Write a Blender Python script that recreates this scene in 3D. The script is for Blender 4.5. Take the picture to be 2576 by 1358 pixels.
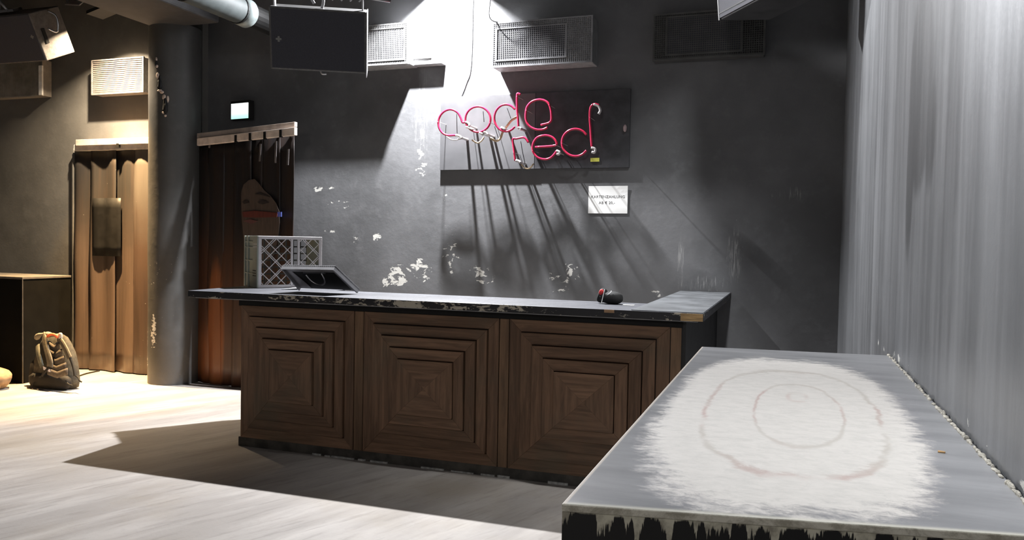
import bpy, bmesh, math, random
from mathutils import Vector, Matrix, noise
random.seed(7)
for o in list(bpy.data.objects): bpy.data.objects.remove(o)
S = bpy.context.scene; COL = S.collection

# ---------------- camera ----------------
F, YAW, PITCH, ROLL, HE = 1996.87, 0.33531, 0.03293, 0.0182, 1.3738
fw = Vector((-math.sin(YAW)*math.cos(PITCH), math.cos(YAW)*math.cos(PITCH), -math.sin(PITCH)))
rt = Vector((math.cos(YAW), math.sin(YAW), 0)); up = rt.cross(fw)
c_, s_ = math.cos(ROLL), math.sin(ROLL)
rt, up = c_*rt+s_*up, c_*up-s_*rt
cd = bpy.data.cameras.new('camera'); cam = bpy.data.objects.new('camera', cd); COL.objects.link(cam)
cd.sensor_width = 36; cd.lens = F/2576*36; cd.clip_start = .02; cd.clip_end = 100
M = Matrix((rt, up, -fw)).transposed().to_4x4(); M.translation = (0, 0, HE); cam.matrix_world = M
S.camera = cam
def ray(x, y): return (x-1288)/F*rt-(y-679)/F*up+fw
def wy(x, y, Y): d = ray(x, y); return Vector((0, 0, HE))+d*(Y/d.y)      # point of the wall plane Y that shows there
def wx(x, y, X): d = ray(x, y); return Vector((0, 0, HE))+d*(X/d.x)
def fl(x, y, z=0): d = ray(x, y); return Vector((0, 0, HE))+d*((z-HE)/d.z)

# ---------------- light, world, exposure ----------------
W = bpy.data.worlds.new('world'); S.world = W; W.use_nodes = True
W.node_tree.nodes['Background'].inputs[0].default_value = (.5, .5, .55, 1); W.node_tree.nodes['Background'].inputs[1].default_value = .014
S.view_settings.view_transform = 'Standard'; S.view_settings.look = 'None'; S.view_settings.gamma = 1
S.view_settings.use_curve_mapping = False; S.view_settings.exposure = 0
def area(name, loc, direction, size, power, color, shape='DISK', spread=180):
    l = bpy.data.lights.new(name, 'AREA'); l.shape = shape; l.size = size; l.energy = power; l.color = color; l.spread = math.radians(spread)
    o = bpy.data.objects.new(name, l); COL.objects.link(o); o.location = loc
    o.rotation_euler = Vector(direction).to_track_quat('-Z', 'Y').to_euler(); return o
area('flood_lamp_back', (-2.80, 5.98, 3.72), (0, -.12, -1), .06, 530, (.965, .97, 1))
area('flood_lamp_right', (-.22, 4.1, 3.85), (.12, .35, -1), .22, 40, (.97, .98, 1), spread=96)
area('flood_lamp_near', (.06, 1.5, 2.45), (.55, .1, -.8), .12, 17, (.95, .97, 1), spread=140)
area('room_lamp_front', (-.4, -3.6, 2.9), (-.25, 1, -.15), .5, 44, (1, .95, .93))
area('warm_flood_lamp', (-6.13, 5.80, 3.44), (-.12, .12, -1), .05, 125, (1, .78, .53), spread=116)
area('warm_flood_lamp_core', (-6.13, 5.80, 3.43), (-.03, .0, -1), .05, 95, (1, .58, .20), spread=60)

# ---------------- materials ----------------
def newmat(name):
    m = bpy.data.materials.new(name); m.use_nodes = True; nt = m.node_tree
    return m, nt, nt.nodes['Principled BSDF']
class NB:
    def __init__(s, nt): s.nt = nt
    def n(s, t, **k):
        x = s.nt.nodes.new(t)
        for a, b in k.items(): setattr(x, a, b)
        return x
    def l(s, a, b): s.nt.links.new(a, b)
    def val(s, sock, v):
        if hasattr(v, 'is_output'): s.l(v, sock)
        else: sock.default_value = v
    def math(s, op, a, b=0.0, c=0.0, clamp=False):
        x = s.n('ShaderNodeMath', operation=op, use_clamp=clamp)
        for i, v in enumerate((a, b, c)): s.val(x.inputs[i], v)
        return x.outputs[0]
    def mix(s, f, a, b):
        x = s.n('ShaderNodeMix', data_type='RGBA'); s.val(x.inputs[0], f)
        for i, v in ((6, a), (7, b)):
            if not hasattr(v, 'is_output') and len(v) == 3: v = (*v, 1)
            s.val(x.inputs[i], v)
        return x.outputs[2]
    def noise(s, vec, scale, detail=4, rough=.55, stretch=None, dist=0):
        if stretch:
            mp = s.n('ShaderNodeMapping'); mp.inputs['Scale'].default_value = stretch; s.l(vec, mp.inputs[0]); vec = mp.outputs[0]
        x = s.n('ShaderNodeTexNoise'); s.l(vec, x.inputs['Vector']); x.inputs['Scale'].default_value = scale
        x.inputs['Detail'].default_value = detail; x.inputs['Roughness'].default_value = rough; x.inputs['Distortion'].default_value = dist
        return x.outputs[0]
    def step(s, v, lo, hi, a=0.0, b=1.0):
        x = s.n('ShaderNodeMapRange', interpolation_type='SMOOTHSTEP'); s.val(x.inputs[0], v)
        for i, q in enumerate((lo, hi, a, b)): x.inputs[i+1].default_value = q
        return x.outputs[0]
    def bump(s, h, strength, dist, normal):
        x = s.n('ShaderNodeBump'); x.inputs['Strength'].default_value = strength; x.inputs['Distance'].default_value = dist
        s.l(h, x.inputs['Height']); s.l(x.outputs[0], normal)
def simple(name, col, rough=.5, metal=0, var=.25, scale=8, stretch=None, bump=.15, spec=.5, rnd=0):
    m, nt, b = newmat(name); N = NB(nt); tc = N.n('ShaderNodeTexCoord').outputs['Object']
    nz = N.noise(tc, scale, 5, .6, stretch)
    dark = tuple(c*(1-var) for c in col); lite = tuple(min(1, c*(1+var)) for c in col)
    c = N.mix(N.step(nz, .3, .7), dark, lite)
    if rnd:
        oi = N.n('ShaderNodeObjectInfo').outputs['Random']
        h = N.n('ShaderNodeHueSaturation'); N.l(N.math('MULTIPLY_ADD', oi, rnd, 1-rnd/2), h.inputs['Value'])
        N.l(N.math('MULTIPLY_ADD', oi, .02, .49), h.inputs['Hue']); N.l(c, h.inputs['Color']); c = h.outputs[0]
    N.l(c, b.inputs['Base Color']); b.inputs['Metallic'].default_value = metal; b.inputs['Specular IOR Level'].default_value = spec
    N.l(N.math('MULTIPLY_ADD', nz, .25, rough-.12), b.inputs['Roughness'])
    if bump: N.bump(nz, bump, .01, b.inputs['Normal'])
    return m
def regions(N, a, b, regs):
    tot = None
    for (ca, cb, ra, rb, st) in regs:
        u = N.math('MULTIPLY', N.math('SUBTRACT', a, ca), 1/ra); v = N.math('MULTIPLY', N.math('SUBTRACT', b, cb), 1/rb)
        d = N.math('MULTIPLY_ADD', u, u, N.math('MULTIPLY', v, v))
        e = N.math('MULTIPLY', N.math('SUBTRACT', 1.0, d, clamp=True), st)
        tot = e if tot is None else N.math('MAXIMUM', tot, e)
    return tot
def wallmat(name, base, rough, regs, axis='X', scuffs=(), streak=False, spec=.5, chip=(.62, .61, .57), fine=True, frect=()):
    m, nt, b = newmat(name); N = NB(nt); pos = N.n('ShaderNodeNewGeometry').outputs['Position']
    sp = N.n('ShaderNodeSeparateXYZ'); N.l(pos, sp.inputs[0]); a = sp.outputs[axis]; z = sp.outputs['Z']
    n1 = N.noise(pos, 1.3, 6, .6); n2 = N.noise(pos, 9, 6, .65); n3 = N.noise(pos, 60, 4, .6)
    col = N.mix(N.step(n1, .3, .7), tuple(c*.78 for c in base), tuple(c*1.2 for c in base))
    col = N.mix(N.math('MULTIPLY', N.step(n2, .5, .75), .35), col, tuple(c*1.5 for c in base))
    h = n2
    if streak:
        s1 = N.noise(pos, 1, 6, .65, (7, 7, .45), .3); s2 = N.noise(pos, 1, 5, .6, (34, 34, 1.6))
        f = N.math('MULTIPLY', N.step(s1, .38, .72), .5)
        col = N.mix(f, col, tuple(c*2.0 for c in base)); col = N.mix(N.math('MULTIPLY', N.step(s2, .4, .75), .22), col, tuple(c*2.0 for c in base))
        N.l(N.math('MULTIPLY_ADD', s1, .35, rough-.17), b.inputs['Roughness']); h = N.math('ADD', s2, n3)
    else: N.l(N.math('MULTIPLY_ADD', n2, .3, rough-.15), b.inputs['Roughness'])
    if streak:
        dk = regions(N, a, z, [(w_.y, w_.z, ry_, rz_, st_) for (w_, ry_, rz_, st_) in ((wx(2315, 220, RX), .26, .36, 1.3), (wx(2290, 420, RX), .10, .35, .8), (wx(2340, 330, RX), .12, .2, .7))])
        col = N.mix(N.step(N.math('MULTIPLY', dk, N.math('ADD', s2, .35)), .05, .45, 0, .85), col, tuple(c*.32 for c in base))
    if scuffs:
        r = regions(N, a, z, scuffs); sn = N.noise(pos, 1, 7, .75, (55, 55, 4.5), .5)
        k = N.math('MULTIPLY', N.step(N.math('MULTIPLY_ADD', r, .30, sn), .66, .84, 0, .6), N.step(r, 0, .25)); col = N.mix(k, col, (.42, .42, .41))
    cn = N.noise(pos, 14, 8, .62, dist=.4) if axis == 'Y' else N.noise(pos, 17 if name[0] == 'b' else 34, 7, .62, (.75, 1, 1.2) if fine else None, .5)
    if regs:
        r = regions(N, a, z, regs); mk = N.step(N.math('MULTIPLY_ADD', r, .34, cn), .80, .82)
        col = N.mix(mk, col, chip); h = N.math('SUBTRACT', h, N.math('MULTIPLY', mk, .8))
    dots = N.step(N.noise(pos, 45, 2, .5), .79, .8); col = N.mix(N.math('MULTIPLY', dots, .6), col, (.4, .4, .39))
    N.l(col, b.inputs['Base Color']); b.inputs['Specular IOR Level'].default_value = spec
    N.bump(h, (.05 if streak else .3), .008, b.inputs['Normal'])
    return m

D = 6.38; L = 6.30; RX = .36
def P(x, y, w, h, s=1.0, Y=D):
    a = wy(x, y, Y); k = Y/2000*1.03; return (a.x, a.z, w*k, h*k, s)
chips = [P(812, 476, 70, 14, .9), P(840, 580, 50, 9, .9), P(890, 600, 60, 18, .95), P(948, 597, 22, 20, 1.05), P(1000, 695, 46, 50, 1.1), P(1050, 680, 55, 55, .9), P(970, 712, 22, 22, 1.1), P(1117, 498, 16, 16, 1.0), P(1210, 690, 60, 45, .8), P(1415, 700, 60, 55, .9),
         P(1190, 250, 60, 70, .6), P(1062, 330, 26, 130, .78), P(1060, 400, 36, 90, .78), P(1645, 745, 26, 26, .85), P(1700, 450, 20, 20, .3), P(830, 520, 110, 30, .62), P(1130, 640, 40, 120, .72)]
scf = [P(1712, 650, 12, 100, .8), P(1848, 650, 26, 100, .85), P(1775, 715, 80, 30, .7), P(1990, 490, 60, 25, .6), P(1060, 290, 40, 180, .6)]
M_back = wallmat('black_wall_paint', (.122, .123, .127), .55, chips, scuffs=scf, spec=.35)
M_left = wallmat('left_wall_paint', (.115, .112, .105), .6, [], spec=.3)
colr = [(-5.56, .50, .06, .26, 1.05), (-5.70, .42, .06, .2, .95), (-5.69, .22, .07, .1, 1.0), (-5.5, 1.05, .2, .35, .5)]
M_col = wallmat('column_paint', (.066, .066, .065), .5, colr, spec=.5)
M_right = wallmat('streaky_wall_paint', (.115, .118, .123), .42, [(3.0, 1.00, 1.7, .05, .62), (1.8, 1.00, .8, .05, .66)], axis='Y', streak=True, spec=.6)
M_ceil = simple('ceiling_paint', (.04, .04, .042), .8)
M_black = simple('black_paint', (.009, .009, .009), .55, spec=.2, scale=5)
M_blackm = simple('matt_black_board', (.016, .016, .017), .6, scale=4)
def woodmat(name, st, base=(.18, .105, .064)):
    m, nt, b = newmat(name); N = NB(nt); tc = N.n('ShaderNodeTexCoord').outputs['Object']
    g = N.noise(tc, 1, 7, .65, st, .6); w = N.noise(tc, 2.2, 5, .6); oi = N.n('ShaderNodeObjectInfo').outputs['Random']
    c = N.mix(N.step(g, .3, .7), tuple(x*.62 for x in base), tuple(x*1.3 for x in base))
    c = N.mix(N.math('MULTIPLY', N.step(w, .45, .75), .5), c, (.11, .10, .07))
    hs = N.n('ShaderNodeHueSaturation'); N.l(N.math('MULTIPLY_ADD', oi, .35, .80), hs.inputs['Value']); N.l(c, hs.inputs['Color'])
    N.l(hs.outputs[0], b.inputs['Base Color']); N.l(N.math('MULTIPLY_ADD', g, .3, .42), b.inputs['Roughness']); b.inputs['Specular IOR Level'].default_value = .3
    N.bump(g, .3, .004, b.inputs['Normal']); return m
M_wh = woodmat('brown_wood_lengthwise', (2.5, 20, 38)); M_wv = woodmat('brown_wood_upright', (38, 20, 2.5))
M_post = woodmat('brown_wood_post', (30, 20, 2), (.20, .12, .07))
M_grey = simple('grey_plastic', (.33, .36, .31), .5, bump=0, var=.08)
M_mesh = simple('pale_grey_plastic', (.72, .70, .71), .45, bump=0, var=.08)
M_steel = simple('brushed_steel', (.55, .55, .56), .3, 1, var=.1)
M_alu = simple('pale_aluminium', (.62, .62, .64), .4, .6, var=.1)
M_grille = simple('grille_cloth', (.04, .04, .05), .75, scale=220, var=.2)
M_cab = simple('speaker_cabinet', (.11, .108, .106), .5, scale=30)
M_vent = simple('grey_vent_mesh', (.30, .30, .30), .5, .1, scale=20)
M_ventw = simple('pale_vent', (.17, .155, .145), .5, .0, scale=20)
M_red = simple('red_glass_tube', (.45, .022, .065), .18, var=.15, bump=0)
M_clear = simple('clear_tube_end', (.5, .47, .47), .2, .2, var=.2)
M_tan = simple('tan_cable', (.48, .36, .22), .5)
M_plate = simple('sign_back_plate', (.105, .105, .11), .4, .15, scale=3, var=.12)
M_paper = simple('white_paper', (.78, .78, .76), .7, bump=0, var=.03)
M_ink = simple('grey_ink', (.10, .10, .10), .7, bump=0, var=0)
M_beige = simple('beige_board', (.42, .35, .30), .6)
M_chipp = simple('bare_plaster', (.45, .36, .30), .8, scale=30, bump=.6)
def emit(name, col, s):
    m, nt, b = newmat(name); b.inputs['Emission Color'].default_value = (*col, 1); b.inputs['Emission Strength'].default_value = s; b.inputs['Base Color'].default_value = (*col, 1); return m

def floormat():
    m, nt, b = newmat('worn_floor'); N = NB(nt); pos = N.n('ShaderNodeNewGeometry').outputs['Position']
    rotn = N.n('ShaderNodeMapping'); rotn.inputs['Rotation'].default_value = (0, 0, -1.19); N.l(pos, rotn.inputs[0]); q = rotn.outputs[0]
    s1 = N.noise(q, 1, 6, .6, (.8, 4.2, 1), .4); s2 = N.noise(q, 1, 5, .65, (3, 24, 1)); n = N.noise(pos, .9, 5, .6); f = N.noise(pos, 30, 5, .7)
    c = N.mix(N.step(s1, .35, .7), (.31, .285, .262), (.425, .395, .365))
    c = N.mix(N.math('MULTIPLY', N.step(s2, .5, .72), .45), c, (.17, .155, .14))
    c = N.mix(N.math('MULTIPLY', N.step(n, .45, .7), .4), c, (.26, .21, .14))
    c = N.mix(N.math('MULTIPLY', N.step(f, .5, .8), .25), c, (.2, .19, .18))
    N.l(c, b.inputs['Base Color']); N.l(N.math('MULTIPLY_ADD', s1, .3, .38), b.inputs['Roughness']); b.inputs['Specular IOR Level'].default_value = .35
    N.bump(N.math('ADD', s2, f), .2, .004, b.inputs['Normal']); return m
M_floor = floormat()

# ---------------- mesh helpers ----------------
def link(name, bm, mats, parent=None, smooth=False, bevel=0, **props):
    me = bpy.data.meshes.new(name); bmesh.ops.recalc_face_normals(bm, faces=bm.faces); bm.to_mesh(me); bm.free()
    if not isinstance(mats, (list, tuple)): mats = [mats]
    for m in mats: me.materials.append(m)
    if smooth:
        for p in me.polygons: p.use_smooth = True
    o = bpy.data.objects.new(name, me); COL.objects.link(o)
    if parent: o.parent = parent; o.matrix_parent_inverse = Matrix.Identity(4); o.location = -parent_world(parent) if False else Vector()
    if bevel:
        b = o.modifiers.new('bevel', 'BEVEL'); b.width = bevel; b.segments = 2; b.limit_method = 'ANGLE'
    for k, v in props.items(): o[k] = v
    return o
def parent_world(p): return p.location
ROOTLOC = {}
def thing(name, label, cat, loc, group=None):
    o = bpy.data.objects.new(name, None); COL.objects.link(o); o.location = loc; o['label'] = label; o['category'] = cat
    if group: o['group'] = group
    o.empty_display_size = .05
    ROOTLOC[o.name] = Vector(loc); return o
def part(name, bm, mats, root, smooth=False, bevel=0, sub=None, **props):
    """mesh given in world coordinates, made a child of root (a thing at world location, no rotation) or of a part sub"""
    o = link(name, bm, mats, None, smooth, bevel, **props)
    base = ROOTLOC[root.name]
    for v in o.data.vertices: v.co -= base
    o.parent = sub if sub else root
    return o
def solo(o, label, cat, group=None):
    o['label'] = label; o['category'] = cat
    if group: o['group'] = group
    return o
def box(bm, a, b, mi=0):
    (x0, y0, z0), (x1, y1, z1) = a, b
    v = [bm.verts.new((x, y, z)) for x in (x0, x1) for y in (y0, y1) for z in (z0, z1)]
    for f in ((0, 1, 3, 2), (4, 6, 7, 5), (0, 4, 5, 1), (2, 3, 7, 6), (0, 2, 6, 4), (1, 5, 7, 3)):
        bm.faces.new([v[i] for i in f]).material_index = mi
    return bm
def hexa(bm, pts, mi=0):
    """8 points: 4 front (loop) + 4 back (same order)"""
    v = [bm.verts.new(p) for p in pts]
    for f in ((0, 1, 2, 3), (7, 6, 5, 4), (0, 4, 5, 1), (1, 5, 6, 2), (2, 6, 7, 3), (3, 7, 4, 0)):
        bm.faces.new([v[i] for i in f]).material_index = mi
    return bm
def prism(bm, poly, z0, z1, mi=0):
    a = [bm.verts.new((x, y, z0)) for x, y in poly]; b = [bm.verts.new((x, y, z1)) for x, y in poly]; n = len(poly)
    bm.faces.new(a[::-1]).material_index = mi; bm.faces.new(b).material_index = mi
    for i in range(n): bm.faces.new((a[i], a[(i+1) % n], b[(i+1) % n], b[i])).material_index = mi
    return bm
def obox(bm, o, ax, ay, az, mi=0):
    """box from corner o along three vectors"""
    o, ax, ay, az = map(Vector, (o, ax, ay, az))
    return hexa(bm, [o, o+ax, o+ax+az, o+az, o+ay, o+ax+ay, o+ax+ay+az, o+ay+az], mi)
def catmull(pts, n=6):
    pts = [Vector(p) for p in pts]; out = []
    for i in range(len(pts)-1):
        p0 = pts[max(i-1, 0)]; p1 = pts[i]; p2 = pts[i+1]; p3 = pts[min(i+2, len(pts)-1)]
        for k in range(n):
            t = k/n
            out.append(.5*((2*p1)+(-p0+p2)*t+(2*p0-5*p1+4*p2-p3)*t*t+(-p0+3*p1-3*p2+p3)*t*t*t))
    out.append(pts[-1]); return out
def tube(bm, pts, r, seg=8, closed=False, mi=0):
    pts = [Vector(p) for p in pts]; rings = []; n = len(pts); ref = None
    for i, p in enumerate(pts):
        if closed: d = pts[(i+1) % n]-pts[i-1]
        else: d = pts[min(i+1, n-1)]-pts[max(i-1, 0)]
        d.normalize()
        if ref is None: ref = d.orthogonal().normalized()
        ref = (ref-d*ref.dot(d)).normalized(); s = d.cross(ref)
        rr = r[i] if isinstance(r, (list, tuple)) else r
        rings.append([bm.verts.new(p+rr*(math.cos(2*math.pi*k/seg)*ref+math.sin(2*math.pi*k/seg)*s)) for k in range(seg)])
    for i in range(n if closed else n-1):
        a, b = rings[i], rings[(i+1) % n]
        for k in range(seg): bm.faces.new((a[k], a[(k+1) % seg], b[(k+1) % seg], b[k])).material_index = mi
    if not closed:
        bm.faces.new(rings[0][::-1]).material_index = mi; bm.faces.new(rings[-1]).material_index = mi
    return bm
def sheet(bm, grid, th, nrm, mi=0):
    """thick sheet from a grid of points, extruded along nrm"""
    nrm = Vector(nrm); R, C = len(grid), len(grid[0])
    A = [[bm.verts.new(p) for p in row] for row in grid]; B = [[bm.verts.new(Vector(p)+nrm*th) for p in row] for row in grid]
    for i in range(R-1):
        for j in range(C-1):
            bm.faces.new((A[i][j], A[i][j+1], A[i+1][j+1], A[i+1][j])).material_index = mi
            bm.faces.new((B[i][j], B[i+1][j], B[i+1][j+1], B[i][j+1])).material_index = mi
    for i in range(R-1):
        for j in (0, C-1): bm.faces.new((A[i][j], A[i+1][j], B[i+1][j], B[i][j])).material_index = mi
    for j in range(C-1):
        for i in (0, R-1): bm.faces.new((A[i][j], B[i][j], B[i][j+1], A[i][j+1])).material_index = mi
    return bm
def blob(bm, c, r, jit=0, sx=24, sy=14, e=1.0, rot=None, mi=0, seed=0):
    """superellipsoid"""
    def sg(v, p): return math.copysign(abs(v)**p, v)
    c = Vector(c); rows = []
    for i in range(sy+1):
        ph = -math.pi/2+math.pi*i/sy; row = []
        for k in range(sx):
            th = 2*math.pi*k/sx
            p = Vector((r[0]*sg(math.cos(ph), e)*sg(math.cos(th), e), r[1]*sg(math.cos(ph), e)*sg(math.sin(th), e), r[2]*sg(math.sin(ph), e)))
            if jit: p += p.normalized()*jit*noise.noise(p*9+Vector((seed, 0, 0)))
            if rot: p = rot @ p
            row.append(c+p)
        rows.append(row)
    vs = [[bm.verts.new(p) for p in row] for row in rows[1:-1]]
    a = bm.verts.new(rows[0][0]); b = bm.verts.new(rows[-1][0])
    for k in range(sx):
        bm.faces.new((a, vs[0][(k+1) % sx], vs[0][k])).material_index = mi; bm.faces.new((b, vs[-1][k], vs[-1][(k+1) % sx])).material_index = mi
        for i in range(len(vs)-1): bm.faces.new((vs[i][k], vs[i][(k+1) % sx], vs[i+1][(k+1) % sx], vs[i+1][k])).material_index = mi
    return bm
NBM = bmesh.new

# ---------------- room shell ----------------
CZ = 4.3; FY = -5.0; LX = -10.0
def struct(name, bm, m): return link(name, bm, m, kind='structure')
struct('floor', box(NBM(), (LX, FY, -.12), (RX+.2, L+.2, 0)), M_floor)
struct('ceiling', box(NBM(), (LX, FY, CZ), (RX+.2, L+.2, CZ+.15)), M_ceil)
struct('wall_right', box(NBM(), (RX, FY, 0), (RX+.2, D, CZ)), M_right)
_a, _b = wy(495, 600, 6.20), wy(741, 600, 6.02)
PA, PB = Vector((_a.x, _a.y)), Vector((_b.x, _b.y))
struct('wall_back', box(NBM(), (-5.40, D, 0), (RX+.2, D+.2, CZ)), M_back)
struct('wall_left', box(NBM(), (LX, L, 0), (-5.40, L+.2, CZ)), M_left)
struct('wall_far_left', box(NBM(), (LX-.2, FY, 0), (LX, L, CZ)), M_left)
struct('wall_front', box(NBM(), (LX, FY-.2, 0), (RX+.2, FY, CZ)), M_left)

# ---------------- column, beam ----------------
CC = Vector((-5.525, 6.08)); CR = .232
col = thing('column', 'dark painted round column with chipped patches standing between the two curtained doorways', 'column', (CC.x, CC.y, 0))
bm = NBM(); rows = []
for i in range(61):
    z = 3.34*i/60; row = []
    for k in range(56):
        t = 2*math.pi*k/56; r = CR+.003*noise.noise(Vector((math.cos(t), math.sin(t), z*1.2))*1.6)
        row.append(bm.verts.new((CC.x+r*math.cos(t), CC.y+r*math.sin(t), z)))
    rows.append(row)
for i in range(60):
    for k in range(56): bm.faces.new((rows[i][k], rows[i][(k+1) % 56], rows[i+1][(k+1) % 56], rows[i+1][k]))
part('shaft', bm, M_col, col, smooth=True)
# square upper corner of the pier beside the shaft with the broken plaster edge
def colpt(x, y, off=0):
    r = ray(x, y); a_ = r.x*r.x+r.y*r.y; b_ = -2*(r.x*CC.x+r.y*CC.y); c0_ = CC.x**2+CC.y**2-(CR+off)**2; dd = b_*b_-4*a_*c0_
    t = (-b_-math.sqrt(max(dd, 0)))/(2*a_); return Vector((0, 0, HE))+r*t
for i, (x, y, w, h) in enumerate([(393, 150, 7, 14), (396, 190, 10, 18), (402, 212, 12, 12), (408, 232, 14, 8), (414, 246, 12, 16), (419, 268, 12, 14), (413, 282, 14, 8), (400, 228, 16, 6), (422, 252, 6, 20), (396, 168, 8, 10), (417, 292, 8, 7)]):
    p = colpt(x, y); k = 7.3/2000; bm = NBM()
    blob(bm, p, (w*k*.40, .012, h*k*.42), jit=.035, sx=9, sy=7, seed=i*3)
    part('plaster_lump', bm, M_chipp, col)
for i, (x, y, w, h) in enumerate([(402, 206, 13, 36), (415, 264, 13, 34), (394, 160, 6, 20)]):
    p = colpt(x, y); k = 7.3/2000; bm = NBM(); blob(bm, p, (w*k*.5, .02, h*k*.6), jit=.03, sx=8, sy=6, seed=40+i)
    part('broken_hollow', bm, M_black, col)
bm = NBM(); box(bm, (-5.66, .5, 3.33), (-4.95, 6.0, CZ))
for v in bm.verts:
    pass
beam = solo(link('ceiling_beam', bm, M_ceil, bevel=.02), 'dark overhead beam running from the column towards the viewer', 'beam')

# ---------------- duct ----------------
dp0 = Vector((-3.98, 3.0, 3.40)); dr = .105
duct = thing('ventilation_duct', 'pale silver round ventilation duct running under the ceiling beside the dark beam', 'duct', (-4.13, 4.2, 3.4))
e1 = wy(622, 35, 5.45); e0 = Vector((e1.x, 2.5, e1.z))
bm = NBM(); pts = []; rr = []
n = 150
for i in range(n+1):
    t = i/n; pts.append(e0.lerp(e1, t)); rr.append(dr*(1+.012*(i % 5 == 0)))
tube(bm, pts, rr, 28); part('pipe', bm, simple('galvanised_metal', (.045, .055, .056), .65, .0, scale=6, var=.2), duct, smooth=True)
for Y in (4.68, 4.72, 5.33):
    bm = NBM(); p = e0.lerp(e1, (Y-2.5)/(5.45-2.5)); tube(bm, [p-Vector((0, .006, 0)), p+Vector((0, .006, 0))], dr*1.05, 28); part('clamp_band', bm, M_black, duct)
bm = NBM(); tube(bm, [e1-Vector((0, .10, 0)), e1-Vector((0, .01, 0)), e1+Vector((0, .01, 0))], [dr*1.07, dr*1.10, dr*1.0], 28); part('end_collar', bm, simple('dull_metal', (.25, .29, .29), .5, .4), duct, smooth=True)
bm = NBM(); tube(bm, [e1+Vector((0, .4, 0)), e1+Vector((0, 0, 0))], dr*.9, 20); part('duct_neck', bm, M_black, duct)

# ---------------- wall vents ----------------
def vent(name, label, x0, y0, x1, y1, ix0, ix1, dep, m, wire, Y=D, slats=False, gap=.0165, iy=(.13, .12), inner=True):
    a = wy(x0, y0, Y-dep); b = wy(x1, y1, Y-dep); X0, X1, Z0, Z1 = a.x, b.x, b.z, a.z
    t = thing(name, label, 'vent', ((X0+X1)/2, Y, Z0), 'mesh covered wall boxes under the ceiling')
    part('housing', box(NBM(), (X0+.004, Y-dep+.006, Z0+.004), (X1-.004, Y-.001, Z1-.004)), m, t, bevel=.006)
    e = .012
    for q in (((X0, Z0), (X1, Z0+e)), ((X0, Z1-e), (X1, Z1)), ((X0, Z0+e), (X0+e, Z1-e)), ((X1-e, Z0+e), (X1, Z1-e))):
        part('frame_bar', box(NBM(), (q[0][0], Y-dep-.008, q[0][1]), (q[1][0], Y-dep+.012, q[1][1])), wire, t)
    if inner:
        i0 = wy(ix0, y0, Y-dep).x; i1 = wy(ix1, y0, Y-dep).x; h = Z1-Z0
        part('inner_panel', box(NBM(), (i0, Y-dep-.004, Z0+h*iy[1]), (i1, Y-dep+.006, Z1-h*iy[0])), M_grille, t)
        for q in (((i0-.01, Z0+h*iy[1]-.01), (i1+.01, Z0+h*iy[1])), ((i0-.01, Z1-h*iy[0]), (i1+.01, Z1-h*iy[0]+.01)), ((i0-.01, Z0+h*iy[1]), (i0, Z1-h*iy[0])), ((i1, Z0+h*iy[1]), (i1+.01, Z1-h*iy[0]))):
            part('inner_frame_bar', box(NBM(), (q[0][0], Y-dep-.010, q[0][1]), (q[1][0], Y-dep+.006, q[1][1])), wire, t)
    bm = NBM(); z = Z0+gap
    while z < Z1-e: box(bm, (X0+e, Y-dep-.0055, z-.0022), (X1-e, Y-dep-.001, z+.0022)); z += gap
    if not slats:
        x = X0+gap
        while x < X1-e: box(bm, (x-.0022, Y-dep-.007, Z0+e), (x+.0022, Y-dep-.003, Z1-e)); x += gap
    part('wire_mesh' if not slats else 'louvre_ridges', bm, wire, t, kind='stuff')
    return t
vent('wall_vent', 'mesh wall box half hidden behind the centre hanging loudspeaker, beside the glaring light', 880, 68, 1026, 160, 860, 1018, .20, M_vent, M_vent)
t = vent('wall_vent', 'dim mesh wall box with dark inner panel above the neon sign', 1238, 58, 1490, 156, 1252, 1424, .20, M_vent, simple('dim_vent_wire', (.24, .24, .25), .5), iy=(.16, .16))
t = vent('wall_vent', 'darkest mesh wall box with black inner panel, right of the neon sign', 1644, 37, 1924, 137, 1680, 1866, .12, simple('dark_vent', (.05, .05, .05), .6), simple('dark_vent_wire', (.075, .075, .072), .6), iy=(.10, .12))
vent('wall_vent', 'pale ridged wall box lit warm above the left curtained doorway', 231, 152, 362, 232, 0, 0, .13, M_ventw, M_ventw, Y=L, slats=True, inner=False, gap=.019)
vent('wall_vent', 'wall box with pale end strip cut by the left edge under the tilted loudspeaker', -120, 166, 108, 241, 0, 0, .11, simple('dull_vent', (.22, .20, .175), .5), simple('dull_vent_wire', (.24, .22, .19), .5), Y=L, inner=False, gap=.014)
a = wy(100, 166, L-.11); b = wy(108, 240, L-.11)
endcap = part('end_strip', box(NBM(), (a.x+.005, L-.128, b.z+.004), (b.x+.006, L-.11, a.z)), simple('white_strip', (.85, .82, .78), .4, bump=0), bpy.data.objects['wall_vent.004'])
endcap['label'] = 'bright white end strip'
# shallow bright box beside the first vent
a = wy(1030, 80, D-.08); b = wy(1112, 160, D-.08)
jb = thing('junction_box', 'shallow white cover box on the wall in the glare under the light', 'box', (a.x, D, b.z))
part('cover', box(NBM(), (a.x, D-.08, b.z), (b.x, D-.001, a.z)), M_vent, jb, bevel=.006)
a = wy(1040, 112, D-.08); b = wy(1086, 146, D-.08)
part('access_plate', box(NBM(), (a.x, D-.088, b.z), (b.x, D-.08, a.z)), simple('grey_plate', (.2, .2, .2), .5), jb)

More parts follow.
